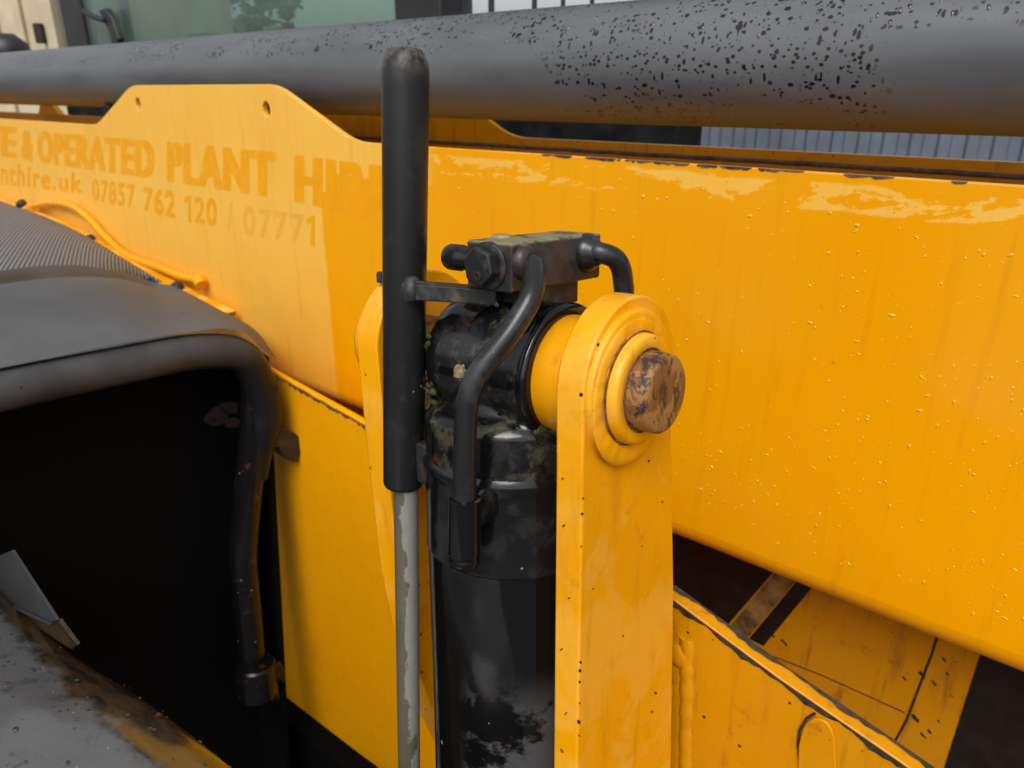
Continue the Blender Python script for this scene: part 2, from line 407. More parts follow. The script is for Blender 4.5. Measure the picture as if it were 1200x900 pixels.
def domes(specs):
    """water drops: (centre, normal, direction, length, width, height)"""
    V, Fc = [], []
    for c, n, d, l, wd, h in specs:
        d = (d-n*d.dot(n)).normalized(); e = n.cross(d); k = len(V)
        for rr, hh in ((1, 0), (.72, .62)):
            for j in range(8):
                a = j*math.pi/4; V.append(c+d*(l*rr*math.cos(a))+e*(wd*rr*math.sin(a))+n*(h*hh))
        V.append(c+n*h)
        for j in range(8):
            j2 = (j+1) % 8; Fc.append([k+j, k+j2, k+8+j2, k+8+j]); Fc.append([k+8+j, k+8+j2, k+16])
    return V, Fc
def empty(name, loc, label=None, cat=None, parent=None):
    o = bpy.data.objects.new(name, None); COL.objects.link(o); o.empty_display_size = .1
    m = Matrix.Translation(loc); WM[o] = m
    if parent is not None: o.parent = parent; o.matrix_local = WM[parent].inverted()@m
    else: o.matrix_world = m
    if label: o['label'] = label
    if cat: o['category'] = cat
    return o
# ------------------------------------------------------------------ setting
g = 400
o = link('ground', *grid([[Vector((-g, -g, 0)), Vector((g, -g, 0))], [Vector((-g, g, 0)), Vector((g, g, 0))]]), M['ground']); o['kind'] = 'structure'
T = empty('telehandler', ORG, 'yellow telehandler in close up, ghost lettering on its boom, black hydraulic ram beside it', 'telehandler')
# ------------------------------------------------------------------ boom
TB, TF = -.88, -1.17
ZT, ZTAB, ZB = -.0855, .0095, -.585
def web(t, tabs, thick, holes=(), s0=-5.2, s1=.45):
    top = [(s0, ZT)]
    for a, b, c, d in tabs: top += [(a, ZT), (b, ZTAB), (c, ZTAB), (d, ZT)]
    top += [(s1, ZT)]
    pts = [B(s, t, z) for s, z in top]
    pts = [pts[0]] + fillet(pts, .035, 6)[1:]
    pts += [B(s1, t, ZB), B(s0, t, ZB)]
    hl = [[B(s+.0125*math.cos(i*math.pi/6), t, z+.015*math.sin(i*math.pi/6)) for i in range(12)] for s, z in holes]
    return prism(pts, -N*thick, hl)
hs_ = [tuple((onT(x, y, TB)-CAM).dot(v) for v in (A, Zv)) for x, y in ((162, 122), (312, 128))]
boom = link('boom', *web(TB, [(-2.16, -1.93, -1.335, -1.115)], .012, hs_), M['boom'], T, FB, .0012,
            label='broad yellow boom side with bleached paint and ghost lettering')
link('far_side_plate', *web(TF, [(-1.98, -1.8, -1.19, -1.0)], .012), M['yel_dirty'], boom, FB, .001)
cs = [(TB, ZB)] + [(TB-.035+.035*math.cos(a), ZB-.035*math.sin(a)) for a in [i*math.pi/16 for i in range(1, 9)]]
cs += [(TF+.02, ZB-.035), (TF-.012, ZB-.01), (TF-.012, ZB)]
cs += [(TF, ZB), (TF+.02, ZB-.02), (TB-.035, ZB-.022), (TB-.012, ZB-.01), (TB-.012, ZB)]
link('bottom_plate', *prism([B(-5.2, t, z) for t, z in cs], A*5.65), M['boom'], boom, FB)
link('top_plate', *box(B(-5.2, TF, ZT-.045), A*5.65, N*(TB-TF-.012), Zv*.01), M['yel_dirty'], boom, FB)
V_ = [B(s, TF+.003+random.uniform(-.0006, .0006), ZT-.017+random.uniform(-.0005, .0005)) for s in np.linspace(-2.5, .4, 120)]
link('weld_bead', *tube(V_, .0035, 8), M['weldbr'], boom, FB)
# chipped brown lip where the top of the near plate has lost its paint
lip = []
for k in range(34):
    s = random.choice((random.uniform(-.72, -.05), random.uniform(-.62, -.36))); l = random.uniform(.004, .03)
    lip.append(prism([B(s, TB+.0006, ZT-.0004), B(s+l, TB+.0006, ZT-.0004), B(s+l*.8, TB+.0006, ZT-random.uniform(.001, .0035)), B(s+l*.25, TB+.0006, ZT-random.uniform(.001, .0035))], -N*.004+Zv*.0008))
o = link('paint_chips', *join(*lip), M['weldbr'], boom, FB, smooth=0); o['kind'] = 'stuff'
def lettering(text, x0, x1, ytl, ytr, ybl, ybr, mat, bold=.052):
    """flat lettering fitted to its corners on the boom side"""
    c = bpy.data.curves.new('lettering', 'FONT'); c.body = text; c.space_character = 1.16
    tmp = bpy.data.objects.new('tmp', c); COL.objects.link(tmp)
    dg = bpy.context.evaluated_depsgraph_get(); me0 = bpy.data.meshes.new_from_object(tmp.evaluated_get(dg))
    bpy.data.objects.remove(tmp)
    # a heavy face: the outline struck a few times side by side, each a hair above the one before
    co, fc = [], []
    base = [v.co.copy() for v in me0.vertices]; fa = [list(p.vertices) for p in me0.polygons]
    if text == '1': base = [Vector(v) for v in ((.19, 0, 0), (.36, 0, 0), (.36, .72, 0), (.25, .72, 0), (.0, .60, 0), (.0, .46, 0), (.19, .55, 0))]; fa = [[0, 1, 2, 6], [2, 3, 4, 5, 6]]
    for i_ in range(1 if text == '1' else 4):
        for j_ in ((0,) if text == '1' else (0, 1)):
            k = len(co); co += [(v.x+(i_-1.5)*bold, v.y+(j_-.5)*.045, (i_*2+j_)*.00002) for v in base]; fc += [[q+k for q in f] for f in fa]
    co = np.array(co); lo, hi = co.min(0), co.max(0)
    P = [onT(x, y, TB+.00015) for x, y in ((x0, ybl), (x1, ybr), (x1, ytr), (x0, ytl))]
    inv = FB.inverted(); vv = []
    for x, y, z in co:
        u = (x-lo[0])/(hi[0]-lo[0]); k = (y-lo[1])/(hi[1]-lo[1])
        vv.append(inv@(P[0]*(1-u)*(1-k)+P[1]*u*(1-k)+P[2]*u*k+P[3]*(1-u)*k + N*z))
    me = bpy.data.meshes.new('lettering'); me.from_pydata(vv, [], fc)
    me.materials.clear(); me.materials.append(mat)
    o = bpy.data.objects.new('lettering', me); COL.objects.link(o); o.parent = boom; o.matrix_local = Matrix.Identity(4); WM[o] = FB
    o['label'] = 'ghost lettering reading '+text
    return o
lettering('VE', -22, 19, 145, 150, 180, 186, M['letter'])
lettering('&', 25, 39, 152.5, 154, 186, 189, M['letter'])
lettering('OPERATED', 44, 181, 153.5, 165, 190, 210, M['letter'])
lettering('PLANT', 195.5, 323, 165.5, 178.5, 212, 232, M['letter'])
lettering('HIRE', 345, 462, 181.5, 196, 236, 262, M['letter_plain'])
lettering('planthire.uk', -24, 96, 185, 204, 222, 233, M['letter'], .02)
lettering('07857', 108, 158, 209, 216, 234, 245, M['letter'], .02)
lettering('762', 168, 205, 219, 224, 247, 256, M['letter'], .02)
lettering('1', 216, 224, 227, 229, 259, 261, M['letter'], .012)
lettering('20', 228, 254, 230, 233, 261, 266, M['letter'], .02)
lettering('/', 266, 272, 236, 237, 272, 273, M['letter_faint'], .01)
lettering('0777', 285, 356, 241, 251, 275, 287, M['letter_faint'], .01)
lettering('1', 359, 369, 251, 253, 286, 290, M['letter'], .012)
for x, y in ((162, 122), (312, 128)):
    c = onT(x, y, TB-.006)
    link('bolt_hole', *lathe(c, N, [(-.006, .0165), (-.005, .0165), (-.0045, .007), (-.02, .006)], 16), M['hole'], boom)
# water standing on the boom's side
sp_ = []
for k in range(3400):
    s = random.uniform(-1.0, .35); z = random.uniform(-.56, -.11)
    dens = .12+.88*min(1, max(0, (s+.75)/.8))*(.35+.65*min(1, max(0, (-.05-z)/.35)))
    if math.sin(s*9+z*14)+math.sin(s*23-z*17) < -1.0: dens *= .3
    if random.random() > dens: continue
    r = .0005+.0015*random.random()**2.6
    d = Vector((0, 0, -1)) if random.random() < .35 else (A*random.uniform(-1, 1)-Zv*random.uniform(0, .7))
    sp_.append((B(s, TB, z), N, d, r*random.uniform(1, 2.1), r*random.uniform(.7, 1), r*random.uniform(.35, .6)))
o = link('water_droplets', *domes(sp_), M['drop'], boom, FB); o['kind'] = 'stuff'
# ------------------------------------------------------------------ black tube above the boom
TT, TZ, TR = -1.02, .0345, .0825
tb = link('guard_tube', *lathe(B(-5.0, TT, TZ), A, [(0, TR-.004), (.004, TR), (2, TR), (4, TR), (5.4, TR)], 72), M['tube'], T, FB, label='thick black tube lying along the top of the boom')
sp_ = []
for k in range(420):
    s = random.uniform(-1.2, .2); a = math.radians(random.uniform(15, 88)); nn = N*math.cos(a)+Zv*math.sin(a)
    r = .0006+.0016*random.random()**2
    sp_.append((B(s, TT, TZ)+nn*TR, nn, -Zv+A*.1, r*random.uniform(1, 2.2), r*.8, r*.45))
o = link('water_droplets', *domes(sp_), M['dropblk'], tb, FB); o['kind'] = 'stuff'
for s, h in ((-2.3, .05), (.3, .05)):
    link('tube_foot', *cbox(B(s, TT, TZ-TR-.03), A*.05, N*.1, Zv*.075), M['frameblk'], tb, None, .003)
br = [B(-3.32, TF, ZT), B(-3.28, TF, ZT+.035), B(-3.18, TF, ZT+.035), B(-3.12, TF, ZT)]
link('bracket_plate', *prism(br, N*.02), M['yel'], boom, FB)
# ------------------------------------------------------------------ lugs, pin
def lug(l0, l1, out, name, qo=0., label=None):
    E = []
    for q, w_ in out: E.append((q, w_))
    return E
def lug_poly(l, right):
    c = (-.006, .003); R = .0575
    P = [G(l, .037, -.85), G(l, .0445, -.46), G(l, .0500, -.05)]
    P += [G(l, c[0]+R*math.cos(a), c[1]+R*math.sin(a)) for a in [math.radians(x) for x in range(0, 181, 6)]]
    P += [G(l, q, w_) for q, w_ in right]
    return P
near = link('mounting_lug', *prism(lug_poly(.028, [(-.0655, -.046), (-.0873, -.198), (-.112, -.46), (-.15, -.85)]), -PX*.022), M['lug'], T, FP, .0022, seg=3,
            label='near yellow lug plate with stepped boss around the rusty pin')
link('boss_ring', *lathe(G(.0285, -.002, .001), PX, [(0, .0515), (.003, .0517), (.0044, .0508), (.0050, .0490), (.0052, .040)], 64), M['lug'], near, FP, smooth=60)
# lumpy weld between the ring and the inner boss
V_, F_ = [], []
rows = []
for i in range(97):
    a = 2*math.pi*i/96; wob = .00025*math.sin(a*23)+.0005*math.sin(a*7+1)+.0005*math.sin(a*3)
    low = max(0, -math.sin(a))
    row = []
    for k in range(9):
        b = math.pi*k/8
        row.append(G(.0236-(.0016+.0018*low+wob)*math.sin(b), (.0412+.004*low+(.006+.003*low)*math.cos(b))*math.cos(a), (.0412+.004*low+(.006+.003*low)*math.cos(b))*math.sin(a)))
    rows.append(row)
link('weld_bead', *grid(rows), M['lug'], near, FP, smooth=80)
link('inner_boss', *lathe(G(.0235, 0, 0), PX, [(0, .0380), (.0065, .0375), (.0090, .0365), (.0099, .0352), (.0101, .0285), (.0085, .0268)], 64), M['lug'], near, FP, smooth=60)
random.seed(13); ch = []
for x, y, r in ((683, 584, 1.6), (682, 602, 2.2), (681, 640, 1.2), (680, 776, 2.2), (679.5, 786, 2.6), (679, 799, 2.2), (679, 824, 1.3), (678, 846, 3.4), (678.5, 862, 1.6), (724, 518, 1.5), (760, 540, 2.0), (701, 404, 3.0), (695, 690, 1.2), (730, 745, 1.4), (768, 812, 2.2), (764, 834, 1.8), (752, 640, 1.1), (776, 588, 1.3)):
    r *= .75
    ch.append(prism([onL(x+r*random.uniform(.55, 1)*math.cos(a), y+r*random.uniform(.6, 1.15)*math.sin(a), .028) for a in [i*math.pi/4 for i in range(8)]], PX*.0005))
for x, y, r in ((662, 615, 1.5), (661, 560, 1.3), (668, 700, 1.0), (659, 760, 1.2), (664, 835, 1.1)):
    r *= .7
    ch.append(prism([onQ(x+r*random.uniform(.55, 1)*math.cos(a), y+r*random.uniform(.6, 1.15)*math.sin(a), .0490) for a in [i*math.pi/4 for i in range(8)]], Q*.0025))
o = link('paint_chips', *join(*ch), M['hole'], near, FP, smooth=0); o['kind'] = 'stuff'
for rr_, ll_ in ((.0383, .0208), (.0282, .0138)):
    link('grime_ring', *tube([G(ll_, rr_*math.cos(a), rr_*math.sin(a)) for a in [i*math.pi/40 for i in range(81)]], .0008, 6), M['grime'], near, FP)
pin = link('pivot_pin', *lathe(G(.262, 0, 0), PX, [(0, .021), (.003, .024), (.240, .0268), (.2598, .0268), (.2622, .0263), (.2634, .0252), (.2639, .0238), (.2640, .012)], 64), M['pin'], T, FP, smooth=50,
           label='pivot pin with flaking yellow paint and brown rust on its end')
far = link('mounting_lug', *prism(lug_poly(.225, [(-.0655, -.046), (-.0873, -.198), (-.112, -.46), (-.15, -.85)])[3:] + [G(.225, -.03, -.85), G(.225, -.03, -.46), G(.225, .0, -.38), G(.225, .024, -.30), G(.225, .040, -.20), G(.225, .049, -.06)], -PX*.025), M['lug'], T, FP, .002,
           label='far yellow lug plate behind the black locking bar')
link('boss_ring', *lathe(G(.25, 0, 0), -PX, [(0, .0425), (.012, .0425), (.018, .040), (.022, .034), (.022, .02)], 56), M['yel'], far, FP, smooth=60)
bc = onL(447, 325, .244)
link('bolt', *lathe(bc, W, [(-.004, .0042), (.003, .0042), (.0045, .0034)], 6), M['bolt'], far)
link('bushing', *lathe(G(.046, 0, 0), -PX, [(0, .0425), (.036, .0425), (.040, .040)], 56), yellow('bushing_yellow_paint', .04, .55, .38), near, FP, smooth=60)
# ------------------------------------------------------------------ hydraulic ram
hd = [lathe(G(.079, 0, 0), -PX, [(0, .030), (0, .045), (.002, .0485), (.006, .050), (.012, .0495), (.085, .0495), (.096, .047), (.102, .041), (.104, .030)], 56),
      lathe(G(.13, 0, 0), -W, [(-.012, .047), (.022, .050), (.027, .053), (.031, .062), (.037, .0672), (.07, .0678), (.072, .040)], 64)]
ram = link('hydraulic_ram', *join(*hd), M['ramhead'], T, FP, label='wet black hydraulic ram standing between the yellow lugs')
rm = ram.modifiers.new('fuse', 'REMESH'); rm.mode = 'VOXEL'; rm.voxel_size = .0017; rm.use_smooth_shade = True
sm_ = ram.modifiers.new('smooth', 'SMOOTH'); sm_.factor = .5; sm_.iterations = 8
link('end_ring', *lathe(G(.0775, 0, 0), -PX, [(0, .0432), (0, .0485), (.002, .0505), (.0045, .0508), (.0065, .0497), (.0065, .044)], 64), M['ram'], ram, FP, smooth=50)
link('collar', *lathe(G(.13, 0, 0), -W, [(.066, .066), (.070, .0682), (.073, .0696), (.0765, .0696), (.079, .0686), (.083, .0682), (.142, .0682), (.1435, .0687), (.145, .0684), (.1462, .0672)], 72), M['collar'], ram, FP, smooth=40)
link('barrel', *lathe(G(.13, 0, 0), -W, [(.10, .0668), (.147, .0676), (.3, .0676), (.75, .0676)], 72), M['ram'], ram, FP)
lb = onQ(502, 541, .045)
link('bar_bracket', *cbox(lb-PX*(-.002), PX*.018, Q*.016, W*.034), M['arm'], ram, FP, .003)
# small pale conduit down the left of the barrel
e0, e1 = onQ(505, 560, .030), onQ(507, 905, .030)
# ------------------------------------------------------------------ valve block
l0, l1, q0, q1, w0, w1 = .100, .142, .0354, -.0705, .0590, .0930
vb = link('valve_block', *prism([G(l0, q0, w0), G(l1, q0, w0), G(l1, q1, w0), G(l0, q1, w0)], W*(w1-w0)), M['block'], T, FP, .0020, label='square black valve block with mossy top and hex plug')
link('block_foot', *prism([G(.106, .012, .042), G(.136, .012, .042), G(.136, -.05, .042), G(.106, -.05, .042)], W*.0172), M['arm'], vb, FP, .001)
pc = onQ(573, 311, q0)
link('washer', *lathe(pc, Q, [(-.001, .0162), (.0018, .0162), (.0026, .0152), (.0026, .010)], 48), M['plug'], vb, FP, smooth=40)
hx = [pc+Q*.002+(W*math.cos(a)-PX*math.sin(a))*.0138 for a in [math.radians(60*i+12) for i in range(6)]]
link('hex_plug', *prism(hx, Q*.0105), M['plug'], vb, FP, .0016, seg=3)
link('plug_dimple', *lathe(pc+Q*.0125-W*.006+PX*.001, Q, [(-.001, .0034), (.0006, .0034), (.0010, .0022), (-.0004, .0016)], 16), M['hole'], vb, FP)
sc_ = G(.142, .014, .0765)
link('pipe_stub', *lathe(sc_, -PX, [(-.002, .0082), (.022, .0082), (.0245, .0098), (.036, .0098), (.0385, .0088), (.0395, .006)], 28), M['pipe'], vb, FP, smooth=40)
link('top_rivet', *lathe(G(.136, .004, w1), W, [(-.001, .008), (.0012, .0075), (.0022, .005)], 24), M['block'], vb, FP, smooth=60)
# front pipe
p0 = G(l0, .0225, .0795)
path = [p0+PX*(-.003), p0+PX*.010, onQ(626, 330, .036), onQ(622, 350, .046), onQ(600, 388, .060), onQ(562, 434, .078), onQ(547, 466, .084), onQ(545, 520, .086), onQ(545, 590, .086)]
path[1] = p0+PX*.009-W*.001
pf = link('hydraulic_pipe', *tube(smooth_path(fillet(path, .016, 5), 2), .0078, 24), M['pipe'], T, FP, smooth=60, label='bent black pipe running from the valve block down to the ram collar')
link('pipe_fitting', *lathe(p0-PX*.002, PX, [(0, .0125), (.0035, .0125), (.006, .0112), (.009, .0090)], 32), M['block'], pf, FP, smooth=60)
nb, ne = onQ(545, 584, .086), onQ(544, 664, .086)
d_ = (ne-nb)
link('pipe_nut', *lathe(nb, d_, [(-.001, .0080), (0, .0108), (.0022, .0108), (d_.length*.78, .0116), (d_.length*.80, .0106), (d_.length*.84, .0106), (d_.length*.86, .0112), (d_.length*.94, .0108), (d_.length, .0082)], 26), M['ram'], pf, FP, smooth=40)
eb = nb+d_*.28
ax = G(.13, 0, 0); ax = ax+W*((eb-ax).dot(W))
link('port_boss', *tube([ax+(eb-ax)*.55, ax+(eb-ax)*.80, eb], [.0165, .0145, .0100], 28), M['collar'], pf, FP, smooth=40)
# rear pipe looping over behind the near lug
p1 = G(l0, -.052, .0795)
path = [p1-PX*.002, p1+PX*.011+W*.001, p1+PX*.020-Q*.010-W*.005, p1+PX*.022-Q*.017-W*.022, p1+PX*.022-Q*.019-W*.06, p1+PX*.022-Q*.019-W*.3]
pr = link('hydraulic_pipe', *tube(smooth_path(path, 8), .0078, 24), M['pipe'], T, FP, smooth=60, label='short black pipe looping from the block down behind the near lug')
link('pipe_fitting', *lathe(p1-PX*.002, PX, [(0, .0145), (.004, .0145), (.0075, .0125), (.011, .0095), (.013, .0083)], 32), M['pipe'], pr, FP, smooth=60)
# ------------------------------------------------------------------ locking bar
qs = .050
t0, t1 = onQ(475.5, 56, qs), onQ(473, 569, qs)
d_ = t1-t0; Ln = d_.length; r0 = .0162
bar = link('locking_bar', *lathe(t0, d_, [(0, .006), (.0008, .0105), (.003, .0130), (.008, .0150), (.014, .0160), (.022, r0), (Ln*.5, r0), (Ln-.004, r0), (Ln-.0012, r0-.001), (Ln, r0-.0032)], 40), M['sleeve'], T, FP, smooth=50,
           label='upright black round bar with rounded worn top')
b0, b1 = onQ(475.5, 560, qs), onQ(480, 940, qs)
link('steel_rod', *lathe(b0, b1-b0, [(0, .0100), ((b1-b0).length, .0100)], 28), M['rod'], bar, FP, label='bare grey rod with flaking coating below the black sleeve')
a0, a1 = onQ(487, 340, .064), G(.128, .022, .0535)
dv = (a1-a0); u_ = dv.normalized(); sd_ = u_.cross(W).normalized(); up_ = sd_.cross(u_)
link('bar_arm', *prism([a0+sd_*.0105-up_*.0055, a0-sd_*.0105-up_*.0055, a0-sd_*.0105+up_*.0055, a0+sd_*.0105+up_*.0055], dv), M['arm'], bar, FP, .001)
wl = onQ(480, 331, .062)
rows = []
link('weld_bead', *lathe(onQ(482, 333, .056), W*1.0+Q*.2, [(-.010, .008), (-.002, .009), (.003, .006), (.006, .003)], 20), M['arm'], bar, FP, smooth=60)
# ------------------------------------------------------------------ moss and dirt
random.seed(11)
sp_ = []
for k in range(260):
    x, y = random.gauss(507, 4), random.uniform(392, 560)
    if y > 500 and random.random() < .6: continue
    c = onQ(x, y, random.uniform(.026, .045)); n_ = Vector((random.gauss(0, 1), random.gauss(-1, .6), random.gauss(0, 1))).normalized()
    r = random.uniform(.0012, .0034); sp_.append((c, n_, Vector((random.random(), random.random(), random.random())), r, r, r*1.2))
o = link('moss', *domes(sp_), M['moss']); o['kind'] = 'stuff'; o['label'] = 'damp brown moss between the black locking bar and the ram head'; o['category'] = 'moss'
bm = bmesh.new(); bmesh.ops.create_icosphere(bm, subdivisions=3, radius=1)
cc = onQ(539, 436, .052); VV = []
for v in bm.verts:
    k = 1+.18*math.sin(v.co.x*7+1)*math.sin(v.co.y*6+2)+.12*math.sin(v.co.z*11)
    VV.append(cc+Vector((v.co.x*.0042, v.co.y*.004, v.co.z*.0056))*k)
FF = [[v.index for v in f.verts] for f in bm.faces]; bm.free()
o = link('mud_clod', VV, FF, M['clod']); o['label'] = 'small beige clod of dried mud stuck on the black ram head beside the bent pipe'; o['category'] = 'mud clod'
# ------------------------------------------------------------------ chassis plates
TPL = -.515
pl = [(-.30, -.404), (-.157, -.4475), (.02, -.489), (.35, -.56)]
poly = [B(s, TPL, z) for s, z in pl] + [B(.35, TPL, -1.3), B(-.30, TPL, -1.3)]
e0, e1 = onT(785, 699, TPL), onT(1062, 897, TPL)
ed = (e1-e0)
poly = [e0-ed*.25, e0, e0+ed*.5-Zv*.003, e1, e1+ed*.6, e1+ed*.6-Zv*.8, e0-ed*.25-Zv*.9]
cpn = link('chassis_plate', *prism(poly, -N*.016), M['yel_dirty'], T, FB, .0022, seg=3, label='grimy yellow chassis plate with worn top edge at the foot of the near lug')
# worn primer showing along both corners of the plate's top edge
def worn(name, base_t, off, wd):
    pts, n = [], 46
    rows = []
    for i in range(n+1):
        f = -.02+1.5*i/n; c = e0+ed*f - Zv*(.003*max(0, 1-abs(f-.5)*2)*1.0)
        wv = wd*(.55+.45*math.sin(i*.9)+.5*random.random())
        rows.append((c, wv))
    V_, F_ = [], []
    return rows
random.seed(5)
r1 = []; r2 = []
nrm = -ed.normalized().cross(N).normalized()
if nrm.z < 0: nrm = -nrm
for i in range(61):
    f = -.02+1.5*i/60; c = e0+ed*f
    if f < 1: c = c - Zv*(.003*(1-abs(f-.5)*2))
    wv = .0022+.0028*random.random()+.0018*math.sin(i*.55)
    r1.append([c+N*.0009-nrm*.0004, c+N*.0009-nrm*(.0014+wv)])
    wv = .0034+.0028*random.random()+.0018*math.sin(i*.4+2)
    r2.append([c-N*.016+nrm*.0009+N*.0004, c-N*(.016-wv)+nrm*.0009])
wm = flat('worn_grey_brown_edge', (.035, .026, .022), .55, .1, 0, .6, 120, .3)
link('worn_edge', *grid(r1), wm, cpn, FB); link('worn_edge', *grid(r2), wm, cpn, FB)
# weld up the joint with the lug
random.seed(3); Vw = []
for i in range(40):
    f = i/39; Vw.append(onT(808-4*f*f+random.uniform(-.8, .8), 745+190*f, TPL-.0058))
link('weld_bead', *tube(Vw, [.0088+.0003*math.sin(i*1.1)+random.uniform(-.0002, .0002) for i in range(40)], 12), M['yel_dirty'], cpn, FB, smooth=80)
link('weld_lump', *lathe(onT(797, 768, TPL-.002), N, [(0, .014), (.003, .012), (.0052, .007), (.0058, .003)], 20), M['yel_dirty'], cpn, FB, smooth=80)
th = [(936, 985), (937, 870), (944, 846), (957, 838), (971, 843), (980, 860), (984, 985)]
link('gusset', *prism(fillet([onT(x, y, TPL) for x, y in th], .008, 5), N*.0035), M['yel_dirty'], cpn, FB, .0015)
link('gusset_crack', *tube([onT(x, y, TPL+.0015) for x, y in ((955, 836), (945, 842), (937, 856), (935, 872), (937, 890), (944, 915))], .0011, 6), M['hole'], cpn, FB)
# left-hand chassis plate under the boom
TL = -.748
lp = [onT(x, y, TL) for x, y in ((250, 396), (338, 447), (385, 473), (430, 498), (560, 575), (780, 700), (780, 1000), (120, 1400), (150, 500))]
side = link('chassis_side', *prism(lp, -N*.014), yellow('chassis_yellow_paint', .03, .12, .5, 1., 0, 0, .12), T, FB, .002, label='plain yellow chassis side below the boom beside the black guard')
random.seed(9)
ew = []
for i in range(50):
    x = 338+(460-338)*i/49; y = 447+(498-447)*(x-338)/92
    ew.append([onT(x, y+1.5, TL+.0012), onT(x, y+3+4*random.random(), TL+.0012)])
link('worn_edge', *grid(ew), M['weldbr'], side, FB)
link('edge_bead', *tube([onT(x, 446+(498-446)*(x-338)/92-.6+random.uniform(-.5, .5), TL) for x in range(255, 560, 6)], .0042, 10), M['yel'], side, FB)
# inner chassis wall with hazard marking
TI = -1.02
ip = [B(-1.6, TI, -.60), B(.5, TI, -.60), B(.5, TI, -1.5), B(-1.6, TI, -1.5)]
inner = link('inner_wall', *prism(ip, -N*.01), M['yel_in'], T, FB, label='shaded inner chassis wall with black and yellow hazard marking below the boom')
for q in (((806, 655), (770, 720), (770, 560), (860, 560)), ((760, 760), (846, 730), (905, 672), (905, 560), (826, 560)), ):
    pass
def stripe(pts, mat, e=.001): return link('hazard_stripe', *prism([onT(x, y, TI) for x, y in pts], N*e), mat, inner, FB)
stripe(((770, 560), (1000, 560), (905, 672), (848, 738), (770, 830)), M['tape'])
stripe(((985, 618), (1006, 622), (947, 694), (895, 757), (878, 748), (928, 688)), M['tape'])
bw = stripe(((1000, 562), (984, 616), (926, 688), (876, 748), (852, 738), (907, 672)), flat('dirty_brown_tape', (.20, .115, .035), .6, 0, 0, .7, 40, .2), .0008)
stripe(((1165, 720), (1144, 782), (1105, 905), (1090, 960), (1500, 960), (1500, 720)), M['tape'], .0015)
link('panel_joint', *tube([onT(x, y, TI+.0005) for x, y in ((1112, 700), (1093, 764), (1062, 845), (1040, 885))], .0016, 6), M['hole'], inner, FB)
link('panel_joint', *tube([onT(x, y, TI+.0005) for x, y in ((895, 765), (960, 790), (1060, 835))], .0009, 6), M['hole'], inner, FB)
ch = []
random.seed(21)
for x, y, l in ((1072, 840, 16), (1082, 862, 9), (1090, 858, 8), (1080, 790, 12), (1106, 772, 10), (1095, 800, 8), (1110, 790, 6), (1120, 885, 9), (1060, 795, 7), (1100, 845, 6), (1115, 815, 5), (905, 744, 9), (918, 752, 12)):
    pg = [onT(x+l*.28*math.cos(a)*random.uniform(.3, 1)+l*.35*math.sin(a)*.8, y+l*.55*math.sin(a)*random.uniform(.3, 1), TI) for a in [i*math.pi/4 for i in range(8)]]
    ch.append(prism(pg, N*.0008))
o = link('paint_chips', *join(*ch), M['hole'], inner, FB, smooth=0); o['kind'] = 'stuff'
# ------------------------------------------------------------------ engine cover at the left
SR = -1.2
RR = .033
def OS(x, y): return onS(x, y, SR)
rp = [B(SR, .62, -.395), B(SR, .1, -.392), B(SR, -.29, -.396), B(SR, -.58, -.412), B(SR, -.672, -.438), OS(312, 470), OS(309, 520), OS(304, 560)]
cover = empty('engine_cover', B(SR, -.3, -1.2), 'black engine cover with thick tubular rim and perforated top at the left', None, T)
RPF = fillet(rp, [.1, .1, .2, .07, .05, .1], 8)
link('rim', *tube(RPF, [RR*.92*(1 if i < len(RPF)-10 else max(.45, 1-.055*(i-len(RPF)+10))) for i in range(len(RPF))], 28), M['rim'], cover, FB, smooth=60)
# the tube going down the side of the opening
ip_ = [OS(300, 425), OS(304, 470), OS(300, 530), OS(293, 600), OS(288, 655), OS(294, 710), OS(301, 790)]
ip_ = [p - A*.012 for p in ip_]
link('down_tube', *tube(fillet(ip_, .1, 6), .0265, 24), M['frameblk'], cover, FB, smooth=60)
# dark lining seen through the opening
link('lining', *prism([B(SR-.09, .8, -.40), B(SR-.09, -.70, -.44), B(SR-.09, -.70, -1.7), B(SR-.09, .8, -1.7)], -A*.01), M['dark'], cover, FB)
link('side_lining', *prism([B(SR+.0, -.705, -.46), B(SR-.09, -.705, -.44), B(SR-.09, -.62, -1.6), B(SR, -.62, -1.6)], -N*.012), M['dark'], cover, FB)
rs = []
random.seed(4)
for x, y, r in ((255, 488, 13), (268, 478, 10), (246, 492, 7), (272, 496, 8)):
    c = [onS(x+r*1.4*math.cos(a)*random.uniform(.6, 1), y+r*math.sin(a)*random.uniform(.6, 1), SR-.09) for a in [i*math.pi/5 for i in range(10)]]
    rs.append(prism(c, A*.0015))
link('rust_patch', *join(*rs), M['rustbr'], cover, FB, smooth=0)
